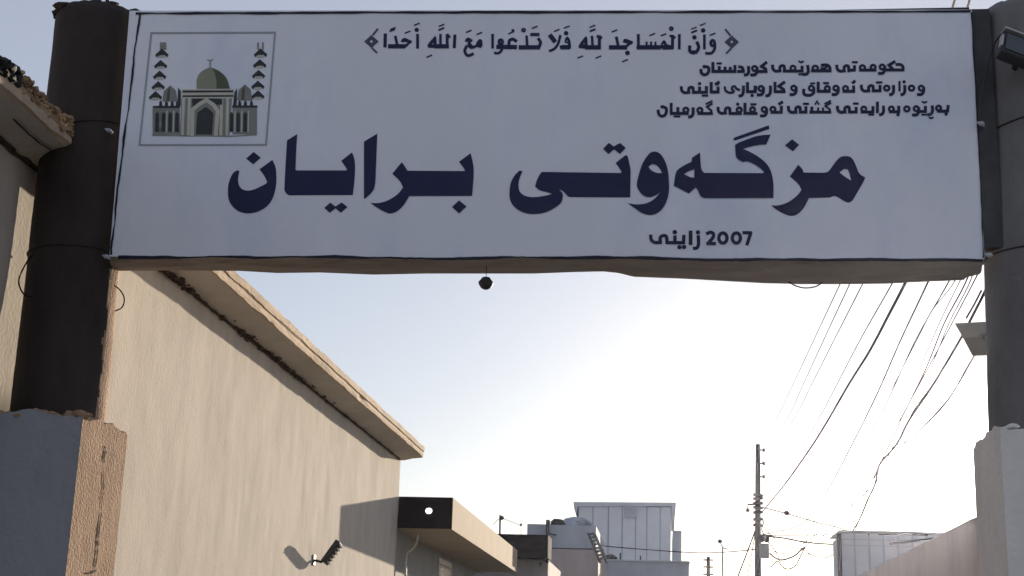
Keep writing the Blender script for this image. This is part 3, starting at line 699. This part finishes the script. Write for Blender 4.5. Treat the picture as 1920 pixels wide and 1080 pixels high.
# folded sheet behind the right column
a = [atY(1790, 606, 7.75), atY(1850, 603, 7.75), atY(1862, 664, 7.75), atY(1822, 665, 7.75), atY(1806, 634, 7.70)]
mid = atY(1834, 632, 7.66)
m = MB(); dv = Vector((.01, .035, 0))
fr = a + [mid]; bk = [p + dv for p in fr]
m.add(fr + bk, [(5, 1, 0), (5, 2, 1), (5, 3, 2), (5, 4, 3), (5, 0, 4), (11, 6, 7), (11, 7, 8), (11, 8, 9), (11, 9, 10), (11, 10, 6), (0, 1, 7, 6), (1, 2, 8, 7), (2, 3, 9, 8), (3, 4, 10, 9), (4, 0, 6, 10)])
p = atY(1848, 634, 7.72); m.box((p.x - .02, 7.30, p.z - .012), (p.x + .02, 7.72, p.z + .012))
tag(m.build('metal_flap', SHEET), 'bent grey sheet metal flap sticking out behind the right column', 'metal flap')

# ---------------------------------------------------------------- floodlight on the plaster wall
p0 = atX(588, 1050, WX); root = thing('floodlight', 'small dark floodlight on an arm on the sunlit plaster wall', 'floodlight', p0)
tip = atX(622, 1036, WX + .16)
rot = Matrix.Rotation(R(32), 3, 'Y') @ Matrix.Rotation(R(-8), 3, 'X')
m = MB(); m.rbox(tip, (.055, .17, .25), rot); m.build('housing', STEEL, root, .008)
m = MB()
for i in range(6): m.rbox(tip + rot @ Vector((.034, 0, -.10 + .04 * i)), (.018, .15, .012), rot)
m.build('cooling_fin', SHEET, root)
m = MB(); m.tube([p0, p0 + Vector((.07, .02, -.015)), tip + Vector((-.02, 0, -.05))], .014, 8)
m.box((p0.x - .01, p0.y - .04, p0.z - .05), (p0.x + .012, p0.y + .04, p0.z + .05)); m.build('bracket', STEEL, root)

# ---------------------------------------------------------------- second house with the long canopy
AY, AY1 = 18.36, 26.7; AX = -2.785; AZ0, AZ1 = 3.305, 3.712
root = thing('canopy_house', 'low grey house with a long flat tan canopy, next past the plastered building', 'house', (-6, 22, 0))
m = MB(); m.box((-9.4, AY + .12, 0), (-3.56, 34, AZ0 - .002)); m.build('wall', GREYW, root)
m = MB(); m.box((-9.4, AY + .03, AZ0), (AX, AY1, AZ1)); m.build('canopy', TANC, root)
m = MB(); m.box((-3.497, AY, AZ0 + .004), (AX + .002, AY + .028, AZ1 + .002)); m.build('canopy_end', DARKT, root)
m = MB(); p = atY(804, 958, AY - .01); m.lump(p, .045, 1, 0, (1, .5, .85), .15); lp = m.build('lamp', LIT, root); lp['label'] = 'small bright round spot on the dark canopy end'  # bright spot built as a small emissive lump
m = MB(); m.tube(smooth_line([atY(783, 1002, 18.9), atY(781, 1018, 18.9), atY(772, 1030, 19.0), atY(762, 1040, 19.0), atY(760, 1085, 19.0)], 4), .018, 8); m.build('drain_pipe', PIPE, root)
m = MB(); z1 = atX(850, 1058, -3.55).z
m.box((-3.58, 22.2, 2.0), (-3.535, 23.5, 3.22)); fr_ = m.build('window', PIPE, root)
m = MB(); m.box((-3.55, 22.28, 2.1), (-3.53, 23.42, 3.14)); m.build('pane', WINDOW, fr_)
# third house: dark fascia
root = thing('dark_fascia_house', 'taupe house with a black roof fascia, beyond the tan canopy', 'house', (-5, 32, 0))
p = atY(1028, 1003, 28); q2 = atY(1028, 1046, 28)
m = MB(); m.box((-9, 28, q2.z), (p.x, 28.9, p.z)); m.build('roof_fascia', DARKT, root)
m = MB(); m.box((-9, 28.5, 0), (p.x - .03, 32, q2.z - .002)); m.build('wall', HOUSE_T, root)
m = MB()
for (px, py) in ((1013, 1059), (1026, 1053)): c = atY(px, py, 28.45); m.lump(c, .035, px, 0, (1, 1, 1.2), .2); m.tube([c, c + Vector((.02, .16, .05))], .012, 6)
m.build('wall_lamp', STEEL, root)
m = MB(); b0 = atY(938, 1003, 29); t0 = atY(938, 966, 29); m.tube([b0 - Vector((0, 0, .3)), t0], .022, 8); c = atY(941, 971, 29); m.lump(c, .045, 2, 0, (1, 1, 1), .2); m.build('mast', STEEL, root)
m = MB(); b0 = atY(977, 1004, 30); t0 = atY(977, 984, 30); m.tube([b0, t0], .008, 6); m.lump(t0, .03, 4); m.build('small_mast', STEEL, root)
wire('roof_wire', [atY(925, 984, 29), atY(938, 972, 29), atY(958, 978, 29.5), atY(977, 986, 30)], .006, 'thin wire strung between two roof masts above the black fascia')

# ---------------------------------------------------------------- far houses
def pxbox(m, x0, y0, x1, y1, Y, dep, mi=0):
    a, b = atY(x0, y1, Y), atY(x1, y0, Y); m.box((a.x, Y, a.z), (b.x, Y + dep, b.z), mi)
def ground_box(m, x0, y0, x1, Y, dep, mi=0):
    a, b = atY(x0, y0, Y), atY(x1, y0, Y); m.box((a.x, Y, 0), (b.x, Y + dep, max(a.z, b.z)), mi)
root = thing('roof_house', 'blue grey house with a mound on its flat roof, left of the white tower', 'house', (-4, 37, 0))
m = MB(); ground_box(m, 1028, 1031, 1122, 36, 5); m.build('wall', HOUSE_T, root)
m = MB(); a, b = atY(1030, 984, 36.3), atY(1117, 1030, 36.3); m.box((a.x, 36.3, b.z + .02), (b.x, 41, a.z)); m.build('parapet', HOUSE_B, root)
m = MB(); pxbox(m, 988, 983, 1026, 1010, 36.5, 4.4); m.build('side_parapet', HOUSE_B, root)
m = MB(); m.box((atY(1028, 984, 36.2).x - .06, 36.2, b.z + .05), (atY(1028, 984, 36.2).x + .02, 36.6, a.z + .12)); m.build('downpipe', STEEL, root)
m = MB()
for i in range(14): c = atY(1060 + i * 2.3, 982 - 12 * math.sin(i / 13 * 2.6), 37.5 + i * .1); m.lump(c + Vector((0, .5, -.05)), .20, i, 0, (1.3, 1, .5), .5, 3)
m.build('rubble_mound', HOUSE_B, root)
m = MB(); m.lump(atY(1046, 983, 37.2), .165, 2, 0, (1.3, 1, .9), .25); m.build('water_tank', DARKT, root)
m = MB()
q0, q1 = atY(1108, 1003, 36), atY(1132, 1048, 36)
for dx in (-.08, .08): m.tube([q0 + Vector((dx, 0, .05)), q1 + Vector((dx, 0, -.1))], .035, 6)
for i in range(8): c = q0.lerp(q1, i / 7); m.tube([c + Vector((-.09, 0, 0)), c + Vector((.09, 0, .05))], .025, 6)
m.build('ladder', SHEET, root)

root = thing('white_tower_house', 'tall white clad stair tower with one small window, far down the street', 'house', (-1.5, 47.5, 0))
def panels(m, x0, x1, y0, Y, dep, cuts, mi=1):
    m.box((atY(x0, y0, Y).x + .05, Y + .03, 0), (atY(x1, y0, Y).x - .05, Y + dep, atY(x0, y0, Y).z - .02), mi)
    xs = [x0] + cuts + [x1]; z1 = atY(x0, y0, Y).z
    for a, b in zip(xs, xs[1:]):
        m.box((atY(a, y0, Y).x + .020, Y, 0), (atY(b, y0, Y).x - .020, Y + .028, z1), 0)
m = MB(); panels(m, 1084, 1259, 948, 47.5, 5, [1112, 1141, 1167, 1192, 1213, 1238]); m.build('wall', [CLAD, HOUSE_B], root)
m = MB(); vs = []
for (px, py) in ((1075, 941), (1268, 942), (1266, 968), (1259, 968), (1259, 949), (1084, 949), (1080, 966), (1076, 952)): vs += [atY(px, py, 47.42), atY(px, py, 47.42) + Vector((0, 5.2, 0))]
n = 8; m.add(vs, [tuple(range(0, 16, 2))[::-1], tuple(range(1, 16, 2))] + [(2 * i, (2 * i + 2) % 16, (2 * i + 3) % 16, 2 * i + 1) for i in range(8)]); m.build('cornice', CLADG, root)
m = MB(); pxbox(m, 1168, 950, 1195, 968.5, 47.427, .06); wn = m.build('window', CLADG, root)
m = MB(); pxbox(m, 1170, 952, 1193, 967, 47.4255, .03); m.build('pane', HOUSE_B, wn)
m = MB(); ground_box(m, 1261, 995, 1278, 47.2, 5); m.build('side_shaft', HOUSE_B, root)
root = thing('blue_parapet_house', 'low blue grey flat roofed house in front of the white tower', 'house', (0, 42, 0))
m = MB(); ground_box(m, 1126, 1052, 1292, 42, 4.8); m.build('wall', HOUSE_B, root)
m = MB(); a, b = atY(1124, 1050, 41.95), atY(1294, 1053, 41.95); m.box((a.x, 41.93, b.z), (b.x, 46.7, a.z)); m.build('coping', CLADG, root)
m = MB()
for px, py in ((1163, 1037), (1201, 1042), (1136, 1040)): m = MB(); m.tube([atY(px, 1053, 42.6), atY(px, py, 42.6)], .024, 6); m.build('roof_pipe', STEEL, root)
m = MB(); m.lump(atY(1145, 1046, 42.6), .13, 5, 0, (1.4, 1, .7)); m.build('roof_tank', STEEL, root)

root = thing('panel_house', 'grey panel clad house with a dark corner pipe, behind the right wall', 'house', (5, 28, 0))
m = MB(); panels(m, 1574, 1900, 1000, 28, 1.6, [1602, 1629, 1656, 1683, 1710, 1737, 1764, 1790, 1820, 1850]); m.build('wall', [CLADG, HOUSE_B], root)
m = MB(); a, b = atY(1573, 996, 27.93), atY(1905, 1001, 27.93); m.box((a.x, 27.91, b.z), (b.x, 29.6, a.z)); m.build('coping', HOUSE_B, root)
m = MB(); a = atY(1573, 1001, 27.93); m.tube([(a.x, 27.91, 0), (a.x, 27.91, a.z)], .045, 8); m.build('corner_pipe', POLE, root)
for zz in (1011, 1022):
    m = MB(); m.box((atY(1576, zz, 27.93).x, 27.933, atY(1576, zz, 27.93).z - .008), (atY(1900, zz, 27.93).x, 27.9395, atY(1576, zz, 27.93).z + .008)); m.build('rail', HOUSE_B, root)
# right boundary wall
m = MB()
m.grid(lambda u, v: Vector((2.5 + .006 * noise.noise(Vector((0, 26 * u, 3 * v))), 7.4 + 18.6 * u, 2.9 * v + (.012 * noise.noise(Vector((2, 52 * u, 0))) if v > .99 else 0))), 120, 24, 0, True)
m.grid(lambda u, v: Vector((2.5 + .22 * v, 7.4 + 18.6 * u, 2.9 + (.012 * noise.noise(Vector((2, 52 * u, 0)))))), 120, 1, 0, False)
m.add([(2.72, 7.4, 0), (2.72, 26, 0), (2.72, 26, 2.9), (2.72, 7.4, 2.9)], [(0, 1, 2, 3)]); m.add([(2.5, 7.4, 0), (2.72, 7.4, 0), (2.72, 7.4, 2.9), (2.5, 7.4, 2.9)], [(0, 1, 2, 3)])
m.add([(2.5, 26, 0), (2.72, 26, 0), (2.72, 26, 2.9), (2.5, 26, 2.9)], [(3, 2, 1, 0)])
tag(m.build('boundary_wall', BEIGEW), 'plain beige boundary wall running away along the right side', 'wall')

# ---------------------------------------------------------------- poles
PY = 33.3; pb = atY(1420, 1080, PY); pt = atY(1421, 833, PY)
root = thing('utility_pole', 'tall brown utility pole carrying the wires, with a row of side insulators', 'pole', (pb.x, PY, 0))
m = MB(); m.tube([(pb.x, PY, 0), (pb.x + .01, PY, 3.6), pt], [.088, .078, .055], 10); m.build('shaft', POLE, root)
for py in (844, 869, 894):
    m = MB(); c = atY(1424, py, PY); m.tube([c, c + Vector((.11, 0, 0))], .016, 6); m.tube([c + Vector((.10, 0, -.035)), c + Vector((.10, 0, .04))], .030, 8); m.build('insulator', POLE, root)
m = MB()
for py in (928, 936, 945, 952, 962, 975, 985): c = atY(1421, py, PY); m.tube([c + Vector((-.11, -.08, 0)), c + Vector((.11, -.06, random.uniform(-.03, .03)))], .036, 6)
m.build('clamp', POLE, root)
m = MB(); c = atY(1420, 945, PY); d = atY(1402, 946, PY); m.tube([c, d, d + Vector((0, 0, -.11))], .022, 6); m.lump(d + Vector((0, 0, -.13)), .045, 2); m.build('bracket_arm', POLE, root)
m = MB(); pxbox(m, 1425, 1019, 1442, 1046, PY - .18, .18); m.build('meter_box', SHEET, root, .01)
m = MB()
for (px, py) in ((1428, 1010), (1437, 1011)): m.lump(atY(px, py, PY - .1), .075, px, 0, (1, 1, 1.2))
m.build('junction', POLE, root)
p2 = atY(1328, 1044, 62)
root = thing('utility_pole', 'distant pole with three short crossarms, left of the tall pole', 'pole', (p2.x, 62, 0))
m = MB(); m.tube([(p2.x, 62, 0), p2], [.10, .08], 8); m.build('shaft', POLE, root)
for py in (1050, 1063, 1077):
    m = MB(); c = atY(1328, py, 61.85); m.tube([c + Vector((-.22, 0, 0)), c + Vector((.22, 0, 0))], .035, 6); m.build('crossarm', POLE, root)
p3 = atY(1355, 1028, 50)
root = thing('street_lamp', 'thin grey lamp post with a small arm between the two poles', 'street lamp', (p3.x, 50, 0))
m = MB(); m.tube([(p3.x, 50, 0), p3 + Vector((0, 0, .07))], .034, 8); m.build('post', SHEET, root)
m = MB(); c = atY(1350, 1015, 50); m.tube([p3, c], .02, 6); m.lump(c, .08, 2, 0, (1, 1, .9), .2); m.build('lamp_head', POLE, root)
m = MB(); m.tube([p3 + Vector((0, 0, .02)), atY(1365, 1030, 50)], .025, 6); m.build('arm', SHEET, root)

# ---------------------------------------------------------------- overhead wires (each runs along the street at its own offset)
G1 = 'overhead wires from the tall pole'
def street_wire(pts, X, r, label, grp=G1, name='overhead_wire', first=None):
    P = [first] if first else []
    P += [atX(a, b, X) for a, b in pts]
    return wire(name, P, r, label, 'wire', grp)
E_at = lambda px, py: atY(px, py, PY)
street_wire([(1470, 910), (1508, 857), (1541, 807), (1593, 718), (1630, 659), (1667, 589), (1696, 533), (1740, 440), (1788, 330), (1830, 200)], 2.15, .0145, 'thickest black cable climbing from the tall pole to the sign', first=E_at(1428, 961))
THIN = ((1426, 843, [(1456, 785), (1478, 740), (1520, 650), (1574, 535), (1640, 395), (1700, 268)], 2.17, 'upper thin wire, leftmost of three fine lines beside the thick cable'),
        (1428, 868, [(1478, 781), (1500, 734), (1540, 647), (1592, 535), (1650, 410), (1712, 276)], 2.19, 'middle thin wire of three fine lines left of the thick cable'),
        (1428, 893, [(1492, 780), (1520, 724), (1560, 645), (1615, 537), (1672, 420), (1736, 290)], 2.21, 'lower thin wire of three fine lines left of the thick cable'))
for a, b, pts, X, lab in THIN: street_wire(pts, X, .0075, lab, first=E_at(a, b))
street_wire([(1460, 915), (1530, 795), (1607, 648), (1672, 533), (1730, 425), (1775, 330)], 2.25, .0075, 'fine wire running just left of and along the thick cable', first=E_at(1428, 940))
G2 = 'service wires on the right'
street_wire([(1500, 985), (1530, 950), (1560, 905), (1633, 763), (1689, 637), (1731, 548), (1790, 420), (1812, 360)], 2.9, .011, 'dark wire right of the thick cable, leftmost service wire', G2, first=E_at(1426, 1003))
street_wire([(1522, 985), (1560, 938), (1600, 870), (1660, 760), (1715, 641), (1774, 537), (1800, 486)], 3.1, .008, 'pale wire in the middle of the service wires', G2, first=E_at(1509, 1026))
street_wire([(1600, 960), (1628, 915), (1655, 860), (1700, 765), (1737, 689), (1770, 607), (1807, 537), (1830, 480)], 3.3, .009, 'dark wire beside the metal flap, meeting the column edge', G2, first=atY(1585, 998, 28.2))
street_wire([(1618, 960), (1660, 868), (1706, 770), (1745, 690), (1779, 607), (1815, 537), (1832, 490)], 3.35, .0065, 'faint twin of the dark wire beside the metal flap', G2, first=atY(1602, 998, 28.2))
street_wire([(1582, 1019), (1609, 979), (1627, 937), (1640, 910), (1646, 883), (1652, 867), (1681, 833), (1704, 789), (1744, 730), (1796, 644), (1830, 580), (1850, 540)], 3.9, .018, 'loose twisted cable bundle sagging below the service wires', G2)
street_wire([(1573, 976), (1605, 940), (1633, 913), (1650, 868), (1684, 830), (1712, 772), (1752, 716), (1802, 636)], 4.0, .009, 'second strand running beside the twisted cable bundle', G2)
street_wire([(1683, 834), (1700, 827), (1728, 803), (1780, 745), (1812, 690), (1836, 650)], 3.7, .006, 'frayed end leaving the twisted bundle toward the column', G2)
street_wire([(1640, 935), (1664, 880), (1700, 812), (1738, 748), (1790, 664)], 4.1, .007, 'thin strand just right of the twisted cable bundle', G2)
street_wire([(1648, 860), (1680, 800), (1716, 735), (1752, 668), (1784, 608), (1822, 536), (1840, 500)], 3.5, .008, 'fine wire under the sign nearest the right column', G2)
street_wire([(1560, 985), (1610, 905), (1650, 838), (1700, 742), (1736, 664), (1764, 600), (1795, 537), (1815, 498)], 3.25, .006, 'fine wire left of the dark wire beside the flap', G2)
street_wire([(1590, 880), (1660, 752), (1720, 636), (1748, 582), (1784, 537), (1800, 505)], 3.15, .006, 'faint wire under the sign between two darker ones', G2)
street_wire([(1690, 836), (1726, 806), (1770, 760), (1800, 715), (1822, 676), (1845, 640)], 3.5, .008, 'dark wire passing just under the metal flap', G2)
street_wire([(1812, 596), (1826, 572), (1840, 545)], 3.2, .011, 'short thick wire above the metal flap', G2)
for px, lab in ((1786, 'left of the two wires above the sign top right corner'), (1814, 'right of the two wires above the sign top right corner')):
    wire('overhead_wire', [atY(px - 4, 40, 16), atY(px - 2, 22, 15), atY(px + 4, 0, 14), atY(px + 14, -50, 12)], .012, lab, 'wire', 'wires above the sign')
G3 = 'service wires low on the pole'
wire('service_wire', [E_at(1428, 1004), E_at(1470, 1009), E_at(1507, 1016), E_at(1549, 1020), atY(1640, 1022, 28.5), atY(1760, 1008, 27.5)], .020, 'brown service wire from the pole across the panel house', 'wire', G3)
wire('service_wire', [E_at(1428, 1003), E_at(1500, 1004), E_at(1540, 1003), atY(1620, 1002, 28.5), atY(1740, 1003, 27.5)], .011, 'thin upper service wire from the pole to the panel house', 'wire', G3)
kw = wire('service_wire', [E_at(1425, 950), E_at(1475, 963), E_at(1530, 979), E_at(1567, 988), atY(1600, 1000, 29)], .014, 'thin wire sloping down from the pole clamp with a knob on it', 'wire', G3)
m = MB(); m.lump(E_at(1475, 962), .055, 5, 0, (1.2, 1, 1), .3); m.build('knob', POLE, kw)
wire('service_wire', [E_at(1443, 1037), E_at(1452, 1045), E_at(1466, 1050), E_at(1488, 1043), E_at(1500, 1033), E_at(1509, 1026)], .020, 'upper drooping loop of wire right of the meter box', 'wire', G3)
wire('service_wire', [E_at(1445, 1064), E_at(1458, 1052), E_at(1466, 1062), E_at(1477, 1067), E_at(1491, 1061), E_at(1501, 1043), E_at(1509, 1026)], .016, 'lower drooping loop of wire right of the meter box', 'wire', G3)
wire('service_wire', [E_at(1509, 1026), E_at(1516, 1037), E_at(1530, 1044), E_at(1546, 1046), atY(1562, 1040, 28.6)], .012, 'pair loop of wire hanging toward the panel house corner', 'wire', G3)
wire('service_wire', [E_at(1509, 1026), E_at(1520, 1044), E_at(1538, 1053), atY(1560, 1052, 28.6)], .009, 'faint lower loop hanging toward the panel house corner', 'wire', G3)
wire('service_wire', [E_at(1509, 1026), E_at(1524, 1014), E_at(1548, 1002), E_at(1572, 978), atX(1604, 938, 4.2)], .009, 'thin wire rising from the loops to the twisted bundle', 'wire', G3)
for pts, r_, lab in (([(1428, 985), (1462, 1018), (1490, 1026), (1520, 1010), (1546, 988)], .010, 'slack wire curving from the pole under the sloping wire with the knob'),
                     ([(1440, 1030), (1470, 1038), (1509, 1026)], .010, 'flattest of the loops between the meter box and the wire joint'),
                     ([(1426, 1010), (1440, 1016), (1455, 1035), (1462, 1052)], .012, 'short wire dropping from the pole to the lower loop'),
                     ([(1420, 970), (1432, 978), (1428, 992), (1434, 1004)], .014, 'curled wire end close against the tall pole')):
    wire('service_wire', [E_at(*p) for p in pts], r_, lab, 'wire', G3)
G4 = 'guy wires of the tall pole'
wire('guy_wire', [E_at(1416, 995), E_at(1400, 1038), E_at(1380, 1090)], .018, 'left guy wire slanting down from the tall pole', 'wire', G4)
wire('guy_wire', [E_at(1416, 1000), E_at(1409, 1040), E_at(1400, 1090)], .012, 'right guy wire slanting down from the tall pole', 'wire', G4)
wire('far_wire', [atY(1031, 1001, 36), atY(1106, 1015, 38), atY(1136, 1024, 40), atY(1276, 1035, 41), atY(1345, 1036, 38), atY(1419, 1030, PY)], .014, 'long thin wire crossing in front of the white tower', 'wire')

# ---------------------------------------------------------------- dusty air
m = MB(); m.box((-45, -12, -1), (45, 80, 9.5))
hz = bpy.data.materials.new('dusty air'); hz.use_nodes = True
hn = hz.node_tree; hn.nodes.clear()
ho = hn.nodes.new('ShaderNodeOutputMaterial'); hv = hn.nodes.new('ShaderNodeVolumePrincipled')
hv.inputs['Density'].default_value = HAZE; hv.inputs['Anisotropy'].default_value = .9
hv.inputs['Color'].default_value = (.74, .80, 1.0, 1)
hn.links.new(hv.outputs[0], ho.inputs['Volume'])
o = m.build('haze', hz); o['kind'] = 'stuff'
